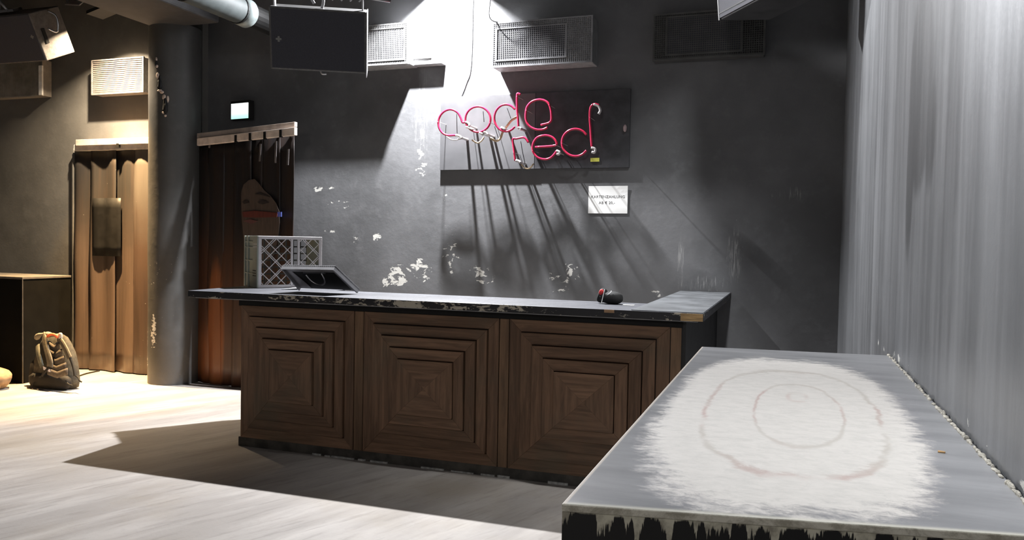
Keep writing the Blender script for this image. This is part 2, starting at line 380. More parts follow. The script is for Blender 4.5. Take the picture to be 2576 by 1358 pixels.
# ---------------- hanging loudspeakers ----------------
def badge(bm, o, a, d, f, s):
    """four-dot flower mark"""
    for k in range(5):
        u, v = ((0, 0), (1, 0), (-1, 0), (0, 1), (0, -1))[k]
        c = o+a*(u*s*.62)+d*(v*s*.62); obox(bm, c-a*s*.33-d*s*.33, a*s*.66, f*.003, d*s*.66)
def speaker(name, label, TL, a, tilt, wdt, hgt, dep, logo=None, m=M_cab, taper=0):
    a = Vector(a).normalized(); b = Vector((-a.y, a.x, 0)); d = Vector((0, 0, -math.cos(tilt)))+b*math.sin(tilt); back = (b*math.cos(tilt)+Vector((0, 0, math.sin(tilt))))
    TL = Vector(TL); t = thing(name, label, 'loudspeaker', TL)
    A, Dn, Bk = a*wdt, d*hgt, back*dep; tp = a*taper
    part('cabinet', hexa(NBM(), [TL, TL+A, TL+A+Dn, TL+Dn, TL+Bk+tp, TL+A+Bk-tp, TL+A+Dn+Bk-tp, TL+Dn+Bk+tp]), m, t, bevel=.008)
    g = .012
    part('grille', obox(NBM(), TL+a*g+d*g*1.0-back*.006, a*(wdt-2*g), back*.01, d*(hgt-2*g)), M_grille, t)
    if logo:
        bm = NBM(); badge(bm, TL+a*logo[0]+d*logo[1]-back*.009, a, d, back, .018); part('badge', bm, simple('grey_badge', (.16, .16, .15), .5), t)
    return t, a, d, back, TL
TLc = Vector((-3.025, 4.10, 2.79))
sc, a, d, back, TL = speaker('hanging_loudspeaker', 'wide black grilled loudspeaker hanging above the counter, lit along its top edge', TLc, (.62, .34, 0), .335, .585, .374, .27, (.055, .19))
bm = NBM()
bm.free()
for s in (.016, .555): part('hanging_lug', obox(NBM(), TL+a*s-d*.0796+back*.1, a*.0096, back*.06, d*.0955), M_alu, sc)
bm = NBM(); tube(bm, catmull([TL+a*.2627-d*.0239+back*.10, TL+a*.2388-d*.0796+back*.1, TL+a*.2866-d*.1035+back*.1, TL+a*.3184-d*.0557+back*.1, TL+a*.3104-d*.0000+back*.1]), .009, 8); part('shackle', bm, M_alu, sc, smooth=True)
bm = NBM(); tube(bm, catmull([TL+a*.2945+d*.3781+back*.1, TL+a*.3065+d*.3980+back*.08, TL+a*.3343+d*.3980+back*.08]), .006, 6); part('hook', bm, M_alu, sc, smooth=True)
bm = NBM(); obox(bm, TL+a*.5851-back*.004-d*.0000, a*.0048, back*.35, d*.3980); part('lit_edge_strip', bm, M_alu, sc)  # pale strip put on for the light along the cabinet's right edge
# mounting frame above it
fr = thing('mounting_bracket', 'metal mounting frame with clamps directly above the wide hanging loudspeaker', 'bracket', TL-d*.0955)
bm = NBM(); tube(bm, [TL+a*.1990-d*.1353+back*.15, TL+a*.6050-d*.0796+back*.22, TL+a*.7323-d*.0677+back*.25], .016, 10); part('pipe', bm, M_steel, fr, smooth=True)
bm = NBM(); obox(bm, TL+a*.2866-d*.0876+back*.12, a*.2866, back*.05, d*.0175); part('cross_bar', bm, M_alu, fr)
for k in range(5):
    bm = NBM(); p = TL+a*(.30+.055*k)-d*.0677+back*.11; tube(bm, catmull([p, p+a*.0159-d*.0239, p+a*.0279, p+a*.0159+d*.0159]), .005, 6); part('chain_link', bm, M_alu, fr, smooth=True)
bm = NBM(); tube(bm, [TL+a*.4378-d*.0955+back*.14, Vector((TL.x+.4, TL.y+.4, CZ))], .008, 6); part('hanger_rod', bm, M_steel, fr)
# left tilted one
pTR = wy(72, 33, 5.25); a = Vector((1, .02, 0)).normalized()
sl, a, d, back, TL = speaker('hanging_loudspeaker', 'black grilled loudspeaker tilted down at the left edge, with a slotted side handle', pTR-a*.80, a, .46, .80, .42, .34, (.745, .20), m=simple('speaker_side', (.09, .08, .072), .5, scale=25), taper=.0)
E_ = TL+a*.80
part('handle', obox(NBM(), E_+a*.001+d*.15+back*.06, a*.006, back*.035, d*.13), M_black, sl)
bm = NBM(); tube(bm, catmull([E_+d*.02+back*.20+a*.01, E_+d*.08+back*.22+a*.06, E_+d*.20+back*.18+a*.05, E_+d*.16+back*.12+a*.02]), .008, 8); part('side_clamp', bm, M_steel, sl, smooth=True)
bm = NBM(); obox(bm, E_-a*.62-d*.02+back*.05, a*.4, back*.1, -d*.02); part('top_plate', bm, M_steel, sl)
yk = thing('hanging_bracket', 'forked metal bracket above the tilted loudspeaker in the top left corner', 'bracket', E_-a*.33-d*.05+back*.1)
for pts in ([E_-a*.42-d*.02+back*.08, E_-a*.37-d*.12+back*.08], [E_-a*.31-d*.02+back*.08, E_-a*.37-d*.12+back*.08], [E_-a*.37-d*.10+back*.08, E_-a*.37-d*.8+back*.08]):
    part('fork_rod', tube(NBM(), pts, .012, 8), M_alu, yk, smooth=True)
# right one, seen from below
Pc = Vector((-.455, 5.2, 2.805)); a = Vector((.50, -.74, 0)).normalized()
b = Vector((-a.y, a.x, 0)); tl = .10; dn = Vector((0, 0, -math.cos(tl)))+b*math.sin(tl)
sr, a, d, back, TL = speaker('hanging_loudspeaker', 'dark loudspeaker hanging in the top right before the darkest mesh wall box', Pc-dn*.55, a, tl, .80, .55, .36, None, m=simple('dark_cabinet', (.035, .035, .037), .6))
part('bottom_seam', obox(NBM(), TL+d*.505-back*.008, a*.95, back*.01, d*.008), M_black, sr)
part('corner_strip', obox(NBM(), TL-back*.008+a*.0, a*.012, back*.012, d*.55), simple('dark_strip', (.03, .03, .03), .5), sr)
# warm lamp fixture
wl = thing('flood_light', 'metal flood light bracket at the top edge left of the dark beam', 'lamp', (-6.10, 5.86, 3.47))
def wz(x): return 3.468+.24*(x+6.10)
part('housing', hexa(NBM(), [(x, y, wz(x)+dz) for y in (5.72, 5.91) for x, dz in ((-6.23, 0), (-6.03, 0), (-6.03, .03), (-6.23, .03))]), M_black, wl)
part('arm', tube(NBM(), [(-6.1, 5.88, 3.50), (-6.1, 5.88, CZ)], .015, 8), M_steel, wl)
fa = thing('flood_light', 'flood light with added flaps shaping its light, out of view above the glare on the back wall', 'lamp', (-2.8, 5.98, 3.75))
part('housing', box(NBM(), (-2.92, 5.85, 3.74), (-2.68, 6.11, 3.83)), M_black, fa)
for xx, y0, zz in ((-2.906, 5.955, 3.63), (-2.731, 5.962, 3.652)): part('side_flap', box(NBM(), (xx, y0, zz), (xx+.006, 6.17, 3.83)), M_black, fa)  # unseen flaps, added to keep the lamp's light off parts of the wall
part('arm', tube(NBM(), [(-2.8, 5.98, 3.82), (-2.8, 5.98, CZ)], .012, 8), M_steel, fa)
p = wy(188, 14, 5.9)
bk = thing('wall_bracket', 'small pale angled metal plate under the ceiling left of the dark beam', 'bracket', p)
part('plate', hexa(NBM(), [wy(163, 10, 5.9), wy(200, 12, 5.9), wy(212, 2, 6.1), wy(180, 0, 6.1)][::1]+[wy(163, 13, 5.9), wy(200, 15, 5.9), wy(212, 5, 6.1), wy(180, 3, 6.1)]), M_alu, bk)
part('stem', tube(NBM(), [wy(169, 10, 5.95), wy(169, -80, 5.95)], .014, 8), M_steel, bk)

# ---------------- emergency sign ----------------
def offw(px, py, off):
    """a point px,py on the doorway wall, off in front of it"""
    dv = (PB-PA).normalized(); n = Vector((dv.y, -dv.x)); r = ray(px, py); o = PA+n*off
    t = (n.x*o.x+n.y*o.y)/(n.x*r.x+n.y*r.y); return Vector((0, 0, HE))+r*t
dv = (PB-PA).normalized(); DV = Vector((dv.x, dv.y, 0)); DNn = Vector((dv.y, -dv.x, 0))
c0 = wy(582, 300, D-.075); c1 = wy(631, 259, D-.075); w_ = (c1-c0).dot(DV); h_ = .145
es = thing('emergency_sign', 'small glowing white and green emergency sign over the right curtained doorway', 'sign', c0)
part('housing', obox(NBM(), c0-DNn*.002-DV*.012+Vector((0, 0, -.006)), DV*(w_+.024), -DNn*.06, Vector((0, 0, h_+.03))), M_black, es)
def signmat():
    m, nt, b = newmat('lit_sign_panel'); N = NB(nt); tc = N.n('ShaderNodeTexCoord').outputs['Generated']; sp = N.n('ShaderNodeSeparateXYZ'); N.l(tc, sp.inputs[0])
    c = N.mix(N.step(sp.outputs[2], .05, .5), (.50, .92, .80), (.95, 1, .98)); N.l(c, b.inputs['Emission Color']); b.inputs['Emission Strength'].default_value = 1.25; b.inputs['Base Color'].default_value = (.3, .5, .4, 1); return m
part('lit_panel', obox(NBM(), c0+DNn*.004, DV*w_, -DNn*.01, Vector((0, 0, h_))), signmat(), es)

# ---------------- curtained doorways ----------------
def strip_curtain(root, A, B, z0, z1, nstr, mats, nrm, amp=.03, seed=0, overlap=.25):
    A = Vector(A); B = Vector(B); u = (B-A); Ln = u.length; u = u/Ln; nrm = Vector(nrm); w = Ln/nstr
    for s in range(nstr):
        rows = []
        for i in range(13):
            z = z0+(z1-z0)*i/12; row = []
            for j in range(9):
                x = w*(s-overlap/2+(1+overlap)*j/8); x = min(max(x, 0), Ln)
                off = .012*(s % 2)+amp*(.5+.5*math.sin(j/8*math.pi*2+s*1.9+seed))*(.6+.4*(1-i/12))+.012*noise.noise(Vector((x*5, z*1.3, seed+s)))
                p = A+u*x+nrm*off; row.append(Vector((p.x, p.y, z)))
            rows.append(row)
        part('curtain_strip', sheet(NBM(), rows, .004, nrm), mats[s % len(mats)], root, smooth=True)
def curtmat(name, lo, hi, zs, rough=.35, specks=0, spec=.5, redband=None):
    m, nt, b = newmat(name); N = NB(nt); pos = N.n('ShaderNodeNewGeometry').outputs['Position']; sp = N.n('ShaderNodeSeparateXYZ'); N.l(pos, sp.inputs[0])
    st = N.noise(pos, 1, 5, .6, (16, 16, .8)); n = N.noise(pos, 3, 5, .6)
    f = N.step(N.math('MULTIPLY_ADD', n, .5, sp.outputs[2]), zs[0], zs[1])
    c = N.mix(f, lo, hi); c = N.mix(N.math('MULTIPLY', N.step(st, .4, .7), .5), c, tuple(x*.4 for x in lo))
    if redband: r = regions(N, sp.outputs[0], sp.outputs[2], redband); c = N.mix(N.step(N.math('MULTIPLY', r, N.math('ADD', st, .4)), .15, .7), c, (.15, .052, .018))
    if specks: c = N.mix(N.step(N.noise(pos, 38, 3, .6), .74, .76), c, (.4, .38, .34))
    N.l(c, b.inputs['Base Color']); N.l(N.math('MULTIPLY_ADD', st, .4, rough-.15), b.inputs['Roughness']); b.inputs['Specular IOR Level'].default_value = spec
    N.bump(st, .3, .01, b.inputs['Normal']); return m
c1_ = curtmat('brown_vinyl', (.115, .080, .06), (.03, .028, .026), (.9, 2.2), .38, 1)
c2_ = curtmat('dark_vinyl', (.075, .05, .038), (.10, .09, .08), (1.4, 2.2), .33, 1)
x0 = wy(187, 600, L-.06).x; x1 = wy(392, 600, L-.06).x; zt = wy(190, 372, L-.06).z
dl = thing('strip_curtain', 'brown vinyl strip curtain with a dark window patch in the left doorway beside the column', 'curtain', (x0, L-.06, 0), 'strip curtains in doorways')
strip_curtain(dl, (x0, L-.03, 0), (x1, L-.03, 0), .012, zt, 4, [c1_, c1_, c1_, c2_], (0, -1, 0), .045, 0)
a = wy(230, 498, L-.10); b = wy(299, 645, L-.10)
rows = [[Vector((a.x+(b.x-a.x)*j/8, L-.085-.012*math.sin(j*1.4), b.z+(a.z-b.z)*i/6)) for j in range(9)] for i in range(7)]
wp = part('window_patch', sheet(NBM(), rows, .004, (0, -1, 0)), simple('black_vinyl', (.008, .008, .008), .5, spec=.2), dl, smooth=True)
for (xa, ya, xb, yb, nm, mm, dp) in ((190, 351, 385, 361, 'upper_rail', M_beige, .12), (185, 364, 385, 374, 'lower_rail', simple('pale_rail', (.62, .55, .47), .5), .10)):
    a = wy(xa, ya, L-dp); b = wy(xb, yb, L-dp); part(nm, box(NBM(), (a.x, L-dp, b.z), (b.x, L-.001, a.z)), mm, dl, bevel=.004)
a = wy(293, 361, L-.12); part('rail_hook', box(NBM(), (a.x, L-.125, a.z-.04), (a.x+.03, L-.1, a.z)), M_black, dl)
part('side_jamb', box(NBM(), (x0-.03, L-.06, 0), (x0-.015, L-.001, zt)), M_left, dl)

d0 = offw(497, 600, .03); d1 = offw(741, 600, .03); zt2 = offw(600, 348, .05).z
dr_ = thing('strip_curtain', 'dark strip curtain with a printed face and orange lower part behind the counter', 'curtain', (d0.x, d0.y, 0), 'strip curtains in doorways')
kb = [(d0.x+.27, .45, .13, .85, 1.3), (d0.x+.12, .2, .2, .5, .6)]
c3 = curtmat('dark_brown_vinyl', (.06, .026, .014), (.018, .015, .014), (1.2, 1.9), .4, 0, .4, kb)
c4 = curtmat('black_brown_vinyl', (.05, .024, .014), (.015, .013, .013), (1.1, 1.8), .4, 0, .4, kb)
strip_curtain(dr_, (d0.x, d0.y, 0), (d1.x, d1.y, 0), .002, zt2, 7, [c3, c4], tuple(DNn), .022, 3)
ra = offw(495, 352, .12); rb = offw(741, 318, .12)
for (za, zb, off, nm, mm) in ((.012, .055, .10, 'upper_rail', M_beige), (-.06, .008, .13, 'lower_rail', simple('cream_rail', (.60, .52, .46), .55))):
    A0 = offw(495, 350, off); B0 = offw(741, 322, off)
    part(nm, hexa(NBM(), [A0+Vector((0, 0, za)), B0+Vector((0, 0, za)), B0+Vector((0, 0, zb)), A0+Vector((0, 0, zb))]+[q-DNn*.035 for q in (A0+Vector((0, 0, za)), B0+Vector((0, 0, za)), B0+Vector((0, 0, zb)), A0+Vector((0, 0, zb)))]), mm, dr_, bevel=.004)
for (x, y) in ((592, 348), (628, 343), (665, 340), (705, 335)):
    p = offw(x, y, .135); part('curtain_clip', obox(NBM(), p-DV*.013-Vector((0, 0, .035)), DV*.026, -DNn*.02, Vector((0, 0, .065))), M_black, dr_)
def printed(name, pts, col, off=.075):
    bm = NBM(); f = [offw(x, y, off) for x, y in pts]; n = len(f)
    A = [bm.verts.new(p) for p in f]; B = [bm.verts.new(p-DNn*.004) for p in f]
    bm.faces.new(A); bm.faces.new(B[::-1])
    for i in range(n): bm.faces.new((A[i], B[i], B[(i+1) % n], A[(i+1) % n]))
    return part(name, bm, simple('print_'+name, col, .5, bump=0, stretch=(20, 20, 1), var=.3), dr_)
printed('printed_face', [(607, 505), (607, 482), (613, 464), (626, 453), (640, 450), (651, 461), (664, 478), (680, 492), (694, 510), (702, 532), (703, 560), (699, 600), (690, 640), (660, 668), (630, 650), (613, 600), (608, 550)], (.06, .044, .037), .070)
printed('printed_brow', [(640, 488), (654, 484), (670, 490), (680, 496), (668, 493), (654, 490)], (.015, .012, .012), .076)
printed('printed_eye', [(647, 508), (656, 503), (668, 504), (676, 510), (662, 514), (652, 512)], (.02, .015, .015), .076)
printed('printed_eye', [(609, 508), (615, 503), (624, 505), (626, 510), (614, 513)], (.02, .015, .015), .076)
printed('printed_red_band', [(609, 533), (640, 530), (698, 535), (696, 546), (650, 547), (611, 546)], (.085, .018, .014), .078)
printed('printed_mouth', [(612, 556), (628, 551), (648, 556), (632, 563)], (.09, .035, .035), .078)
printed('blue_sticker', [(698, 533), (708, 533), (708, 545), (698, 545)], (.10, .14, .55), .085)
for (x, y, h) in ((655, 362, 44), (694, 355, 55), (725, 375, 40), (528, 358, 14)):
    p = offw(x, y, .075); q = offw(x-2, y+h, .075); part('clear_tab', obox(NBM(), p-DV*.010, DV*.02, -DNn*.004, q-p), simple('clear_tab_vinyl', (.12, .11, .11), .2), dr_)

# ---------------- counter ----------------
YC = 4.37; H = 1.025; TH = .044
def cx(px, py=950): return wy(px, py, YC).x
bx0, bx1 = wy(603, 940, YC).x, wy(1713, 1000, YC).x
ctr = thing('bar_counter', 'long bar counter with three stepped square brown wood panels and a chipped black top', 'counter', ((bx0+bx1)/2, YC, 0))
part('carcass', box(NBM(), (bx0+.01, YC, .0), (bx1, 4.80, H-TH)), M_blackm, ctr)
part('return_carcass', box(NBM(), (-.80, 4.80, 0), (bx1-.0, D-.002, H-TH)), M_blackm, ctr)
part('back_carcass', box(NBM(), (bx0+.01, 4.80, 0), (-3.05, 4.95, H-TH)), M_blackm, ctr)
part('end_panel', box(NBM(), (bx1, YC+.0, 0), (bx1+.018, D-.002, H-TH-.004)), M_blackm, ctr)
def topmat():
    m, nt, b = newmat('chipped_black_top'); N = NB(nt); g = N.n('ShaderNodeNewGeometry'); pos = g.outputs['Position']
    sp = N.n('ShaderNodeSeparateXYZ'); N.l(pos, sp.inputs[0]); sn = N.n('ShaderNodeSeparateXYZ'); N.l(g.outputs['Normal'], sn.inputs[0])
    n = N.noise(pos, 13, 8, .7, (1, 1, 2.6), .3); big = N.noise(pos, 2.0, 3, .5)
    xr = N.math('SUBTRACT', 1, N.math('MULTIPLY', N.math('ABSOLUTE', N.math('ADD', sp.outputs[0], 2.15)), .42), clamp=True)
    thr = N.math('MULTIPLY_ADD', xr, .17, N.math('MULTIPLY', big, .2)); mk = N.step(N.math('ADD', n, thr), .765, .785)
    side = N.step(sn.outputs[2], .5, .7, 1, 0)
    low = N.step(N.math('ADD', sp.outputs[2], N.math('MULTIPLY', n, .008)), H-TH+.002, H-TH+.005, 1, 0)
    mk = N.math('MAXIMUM', mk, low)
    top = N.mix(N.step(N.noise(pos, 3, 5, .6), .35, .7), (.05, .052, .06), (.085, .088, .1))
    c = N.mix(mk, (.014, .014, .017), (.46, .42, .34)); c = N.mix(side, top, c)
    N.l(c, b.inputs['Base Color']); N.l(N.math('MULTIPLY_ADD', n, .3, .38), b.inputs['Roughness']); N.bump(N.math('SUBTRACT', 1, mk), .5, .004, b.inputs['Normal']); return m
M_top = topmat()
SY = 4.265
slabL = fl(523, 727, H).x; slabR = -.415
link_slab = part('countertop', prism(NBM(), [(slabL, SY), (slabR, SY), (slabR, D-.002), (-.80, D-.002), (-.80, 4.84), (-3.0, 4.84), (-3.0, 4.98), (-3.82, 4.98)], H-TH, H), M_top, ctr, bevel=.003)
part('pale_underlay', prism(NBM(), [(slabL+.06, SY+.006), (slabR-.03, SY+.006), (slabR-.03, SY+.05), (slabL+.06, SY+.05)], H-TH-.004, H-TH), simple('pale_strip', (.30, .30, .31), .5), ctr)
xe = wy(1712, 795, SY).x
part('bare_wood_end', box(NBM(), (xe, SY-.003, H-TH+.002), (slabR-.003, SY+.02, H-.003)), simple('bare_wood', (.42, .27, .12), .6, stretch=(3, 20, 40), scale=4, var=.4), ctr)
part('bare_wood_spot', box(NBM(), (wy(1520, 780, SY).x, SY-.002, H-.018), (wy(1545, 780, SY).x, SY+.02, H-.001)), simple('bare_wood_spot', (.36, .22, .12), .6), ctr)
part('worn_end_board', box(NBM(), (-.80, SY+.01, H), (slabR-.004, D-.004, H+.0035)), simple('grey_worn_board', (.085, .09, .095), .55, scale=5, var=.3), ctr)
part('shadow_rail', box(NBM(), (bx0, YC-.012, H-TH-.048), (bx1, YC, H-TH-.001)), M_black, ctr)  # coloured black as the shadow under the countertop
part('plinth', box(NBM(), (bx0+.004, YC-.013, 0), (bx1, YC, .06)), simple('dirty_plinth', (.055, .05, .042), .6, scale=10, var=.5), ctr)
bm = NBM(); x = wy(790, 1160, YC).x
rnd = random.Random(3)
while x < bx1-.1:
    w = rnd.uniform(.03, .16)
    if rnd.random() < .7: box(bm, (x, YC-.020-rnd.random()*.006, .0), (x+w, YC-.0125, rnd.uniform(.006, .014)))
    x += w+rnd.uniform(0, .05)
part('pale_floor_seam', bm, simple('pale_filler', (.42, .42, .40), .6, scale=40, var=.4), ctr, kind='stuff')
ZT, ZB = H-TH-.045, .06
def board(pts, y0, y1, m, nm):
    bm = NBM(); hexa(bm, [(x, y0, z) for x, z in pts]+[(x, y1, z) for x, z in pts]); part(nm, bm, m, ctr, bevel=.002)
def tri(pts, y0, y1, m, nm):
    bm = NBM(); A = [bm.verts.new((x, y0, z)) for x, z in pts]; B = [bm.verts.new((x, y1, z)) for x, z in pts]
    bm.faces.new(A); bm.faces.new(B[::-1])
    for i in range(3): bm.faces.new((A[i], B[i], B[(i+1) % 3], A[(i+1) % 3]))
    part(nm, bm, m, ctr, bevel=.001)
def pan(pl_, pr_, rw, rh, ztop, zbot, step=.018):
    X0, X1 = pl_, pr_; g = .0015
    for k in range(4):
        y0 = YC-.016-step*k; e_ = .0042 if k else 0; a0, a1, b0, b1 = X0+rw*k+e_, X1-rw*k-e_, zbot+rh*k+e_, ztop-rh*k-e_
        i0, i1, j0, j1 = X0+rw*(k+1), X1-rw*(k+1), zbot+rh*(k+1), ztop-rh*(k+1); y1 = YC-.001
        board([(a0, b1), (a1, b1), (i1, j1), (i0, j1)], y0, y1, M_wh, 'mitred_board'); board([(i0, j0), (i1, j0), (a1, b0), (a0, b0)], y0, y1, M_wh, 'mitred_board')
        board([(a0, b0), (i0, j0), (i0, j1), (a0, b1)], y0, y1, M_wv, 'mitred_board'); board([(i1, j0), (a1, b0), (a1, b1), (i1, j1)], y0, y1, M_wv, 'mitred_board')
    y0 = YC-.016-step*4; i0 += .004; i1 -= .004; j0 += .004; j1 -= .004; c = ((i0+i1)/2, (j0+j1)/2)
    for q, m in (([(i0, j1), (i1, j1), c], M_wh), ([(i1, j0), (i0, j0), c], M_wh), ([(i0, j0), (i0, j1), c], M_wv), ([(i1, j1), (i1, j0), c], M_wv)): tri(q, y0, YC-.001, m, 'centre_wedge')
def X(px): return wy(px, 950, YC-.016).x
pan(X(606), X(889), .064, .067, ZT, ZB); pan(X(914), X(1253), .066, .067, ZT, ZB); pan(X(1280), X(1683), .072, .069, ZT, ZB)
for a, b in ((890, 913), (1254, 1279), (1684, 1712)):
    part('upright_post', box(NBM(), (X(a)+.002, YC-.014, ZB-.0), (X(b)-.002, YC-.001, ZT-.001)), M_post, ctr, bevel=.002)

# ---------------- crate ----------------
Z0 = H+.001; nc = Vector((-3.56, 4.735, Z0)); th = math.radians(53)
ua = Vector((math.cos(th), math.sin(th), 0)); ub = Vector((-math.sin(th), math.cos(th), 0)); uz = Vector((0, 0, 1)); CW, CD, CH = .468, .34, .372
cr = thing('plastic_crate', 'grey plastic bottle crate lying on its side on the counter, lattice base outwards', 'crate', nc)
def cbox(nm, u0, u1, v0, v1, z0, z1, m=M_grey, sub=None): return part(nm, obox(NBM(), nc+ua*u0+ub*v0+uz*z0, ua*(u1-u0), ub*(v1-v0), uz*(z1-z0)), m, cr, bevel=.002, sub=sub)
for (u0, u1, z0, z1) in ((0, CW, 0, .022), (0, CW, CH-.022, CH), (0, .022, .022, CH-.022), (CW-.022, CW, .022, CH-.022), (.235, .250, .022, CH-.022), (.285, .30, .022, CH-.022)):
    cbox('base_frame_bar', u0, u1, 0, .02, z0, z1, M_mesh)
bm = NBM()
def lat(bm, u0, u1, z0, z1, v, flip):
    sp = .088; w = u1-u0; h = z1-z0
    for sgn in (1, -1):
        c = -h
        k = 0
        while c < w+h:
            for dd in ((0, .016) if (k % 3 == (0 if (sgn > 0) ^ flip else 1)) else (0,)):
                cc = c+dd
                # line u = cc + t , z = t (sgn>0) or z = h - t
                t0 = max(0, -cc); t1 = min(h, w-cc)
                if t1-t0 > .01:
                    z_a, z_b = (t0, t1) if sgn > 0 else (h-t0, h-t1)
                    tube(bm, [nc+ua*(u0+cc+t0)+ub*v+uz*(z0+z_a), nc+ua*(u0+cc+t1)+ub*v+uz*(z0+z_b)], .0028, 4)
            c += sp; k += 1
lat(bm, .022, .235, .022, CH-.022, .008, True); lat(bm, .30, CW-.022, .022, CH-.022, .008, False)
part('lattice', bm, M_mesh, cr)
# walls of the crate, running back from the base
cbox('top_wall', 0, CW, .02, CD, CH-.006, CH); cbox('bottom_wall', 0, CW, .02, CD, 0, .006)
for v0 in (.02, .10, .20, .30): pass
cbox('side_wall', 0, .005, .02, CD, .006, CH-.006)
for (v0, v1) in ((.0, .115), (.235, .25), (CD-.02, CD)): cbox('side_rib', -.010, 0, v0, v1, 0, CH)
for z in (.095, .19, .285, .325): cbox('side_ledge', -.007, 0, .115, CD, z, z+.008)
for i in range(3):
    for j in range(3): cbox('slot', -.0115, -.008, .03+.028*j, .05+.028*j, .082+.018*i, .090+.018*i, M_black)
for k in range(4):
    for z in (.29, .31): cbox('slot', -.0115, -.008, .015+.026*k, .030+.026*k, z, z+.006, simple('pale_slot', (.6, .6, .58), .5) if 0 else M_mesh)
cbox('far_wall', CW-.005, CW, .02, CD, .006, CH-.006)
bm = NBM()
for k in range(9): obox(bm, nc+ua*(.02+.055*k)+ub*(CD-.02)+uz*.006, ua*.012, ub*.008, uz*(CH-.012))
for k in range(7): obox(bm, nc+ua*.0+ub*(CD-.018)+uz*(.03+.052*k), ua*CW, ub*.004, uz*.010)
part('inner_grid', bm, simple('dark_grey_plastic', (.13, .13, .12), .6), cr)

# ---------------- tilted lid on the counter ----------------
BL = fl(757, 734, H+.003); BR = fl(903, 735, H+.003); BL.y = BR.y = 4.62
BL = wy(757, 734, 4.60); BL.z = H+.024; BR = wy(903, 734, 4.60); BR.z = H+.024
TLl = wy(712, 670, 4.42); TRl = wy(842, 672, 4.42)
lid = thing('tilted_case_lid', 'dark shallow tray lid with pale metal rim and ring handle propped up before the crate', 'lid', BL)
nn = (BR-BL).cross(TLl-BL).normalized()
if nn.y > 0: nn = -nn
def Q(u, v, o=0): return BL.lerp(BR, u).lerp(TLl.lerp(TRl, u), v)+nn*o
part('inner_board', hexa(NBM(), [Q(0, 0, .0), Q(1, 0, .0), Q(1, 1, .0), Q(0, 1, .0), Q(0, 0, -.012), Q(1, 0, -.012), Q(1, 1, -.012), Q(0, 1, -.012)]), M_black, lid)
def rim(nm, q, m=M_alu, o0=-.014, o1=.022):
    part(nm, hexa(NBM(), [Q(*p, o1) for p in q]+[Q(*p, o0) for p in q]), m, lid, bevel=.001)
M_rim = simple('grey_rim', (.22, .215, .22), .45, .2)
rim('rim', [(-.02, .98), (1.0, .98), (1.0, 1.0), (-.02, 1.0)]); rim('rim', [(.975, 0), (1.0, 0), (1.0, .98), (.975, .98)])
rim('inner_lip', [(0, .80), (.975, .80), (.975, .98), (0, .98)], M_rim, .0, .006); rim('inner_lip', [(.90, 0), (.975, 0), (.975, .80), (.90, .80)], M_rim, .0, .006)
rim('rim', [(-.02, 0), (.0, 0), (.0, .98), (-.02, .98)], M_rim)
rim('side_flap', [(0, .05), (.20, .05), (.10, .80), (0, .80)], simple('worn_grey_metal', (.26, .25, .26), .4, .2), .0, .004)
part('ring_handle', tube(NBM(), catmull([Q(.34, .70, .01), Q(.40, .52, .03), Q(.50, .42, .04), Q(.62, .48, .04), Q(.68, .66, .03), Q(.66, .78, .01)]), .0045, 8), M_steel, lid, smooth=True)
part('handle_plate', hexa(NBM(), [Q(.30, .74, .008), Q(.72, .74, .008), Q(.70, .80, .008), Q(.32, .80, .008), Q(.30, .74, 0), Q(.72, .74, 0), Q(.70, .80, 0), Q(.32, .80, 0)]), M_steel, lid)
p0 = fl(708, 728, H); p1 = fl(756, 724, H)
fo = solo(link('metal_foil_strip', hexa(NBM(), [fl(708, 727, H+.001), fl(732, 724, H+.001), fl(757, 721, H+.012), fl(750, 725, H+.006)]+[fl(708, 727, H+.004), fl(732, 724, H+.004), fl(757, 721, H+.016), fl(750, 725, H+.010)]), M_alu), 'thin crumpled silver strip on the counter left of the tilted lid', 'strip')

# ---------------- small bag, paper slip ----------------
g0 = wy(1530, 766, 4.66); g0.z = H+.002
bag = thing('small_bag', 'small black bag with red flap and white cord on the counter', 'bag', g0)
def soft(nm, c, r, m, root, jit=.02, e=.8, rot=None, seed=0, **k): return part(nm, blob(NBM(), c, r, jit, e=e, rot=rot, seed=seed, sx=20, sy=12), m, root, smooth=True, **k)
M_blkf = simple('black_fabric', (.007, .007, .007), .8, scale=25, var=.4)
soft('body', g0+Vector((.005, .02, .035)), (.075, .05, .037), M_blkf, bag, .012)
soft('raised_end', g0+Vector((-.045, .02, .047)), (.028, .03, .046), M_blkf, bag, .01, rot=Matrix.Rotation(.35, 3, 'Y'))
soft('red_flap', g0+Vector((-.043, -.006, .068)), (.013, .012, .018), simple('red_fabric', (.55, .03, .03), .6), bag, .004, rot=Matrix.Rotation(.35, 3, 'Y'))
part('white_cord', tube(NBM(), catmull([g0+Vector((-.035, -.032, .0)), g0+Vector((-.028, -.022, .045)), g0+Vector((-.022, -.01, .085))]), .0022, 6), M_paper, bag, smooth=True)
part('white_cord', tube(NBM(), catmull([g0+Vector((.0, -.02, .055)), g0+Vector((.015, -.02, .066)), g0+Vector((.02, -.01, .078))]), .0022, 6), M_paper, bag, smooth=True)
s0 = wy(1568, 768, 4.62); sl_ = solo(link('paper_slip', box(NBM(), (s0.x, 4.60, H+.0005), (s0.x+.065, 4.63, H+.004)), M_paper), 'thin white paper slip lying on the counter right of the small black bag', 'paper')

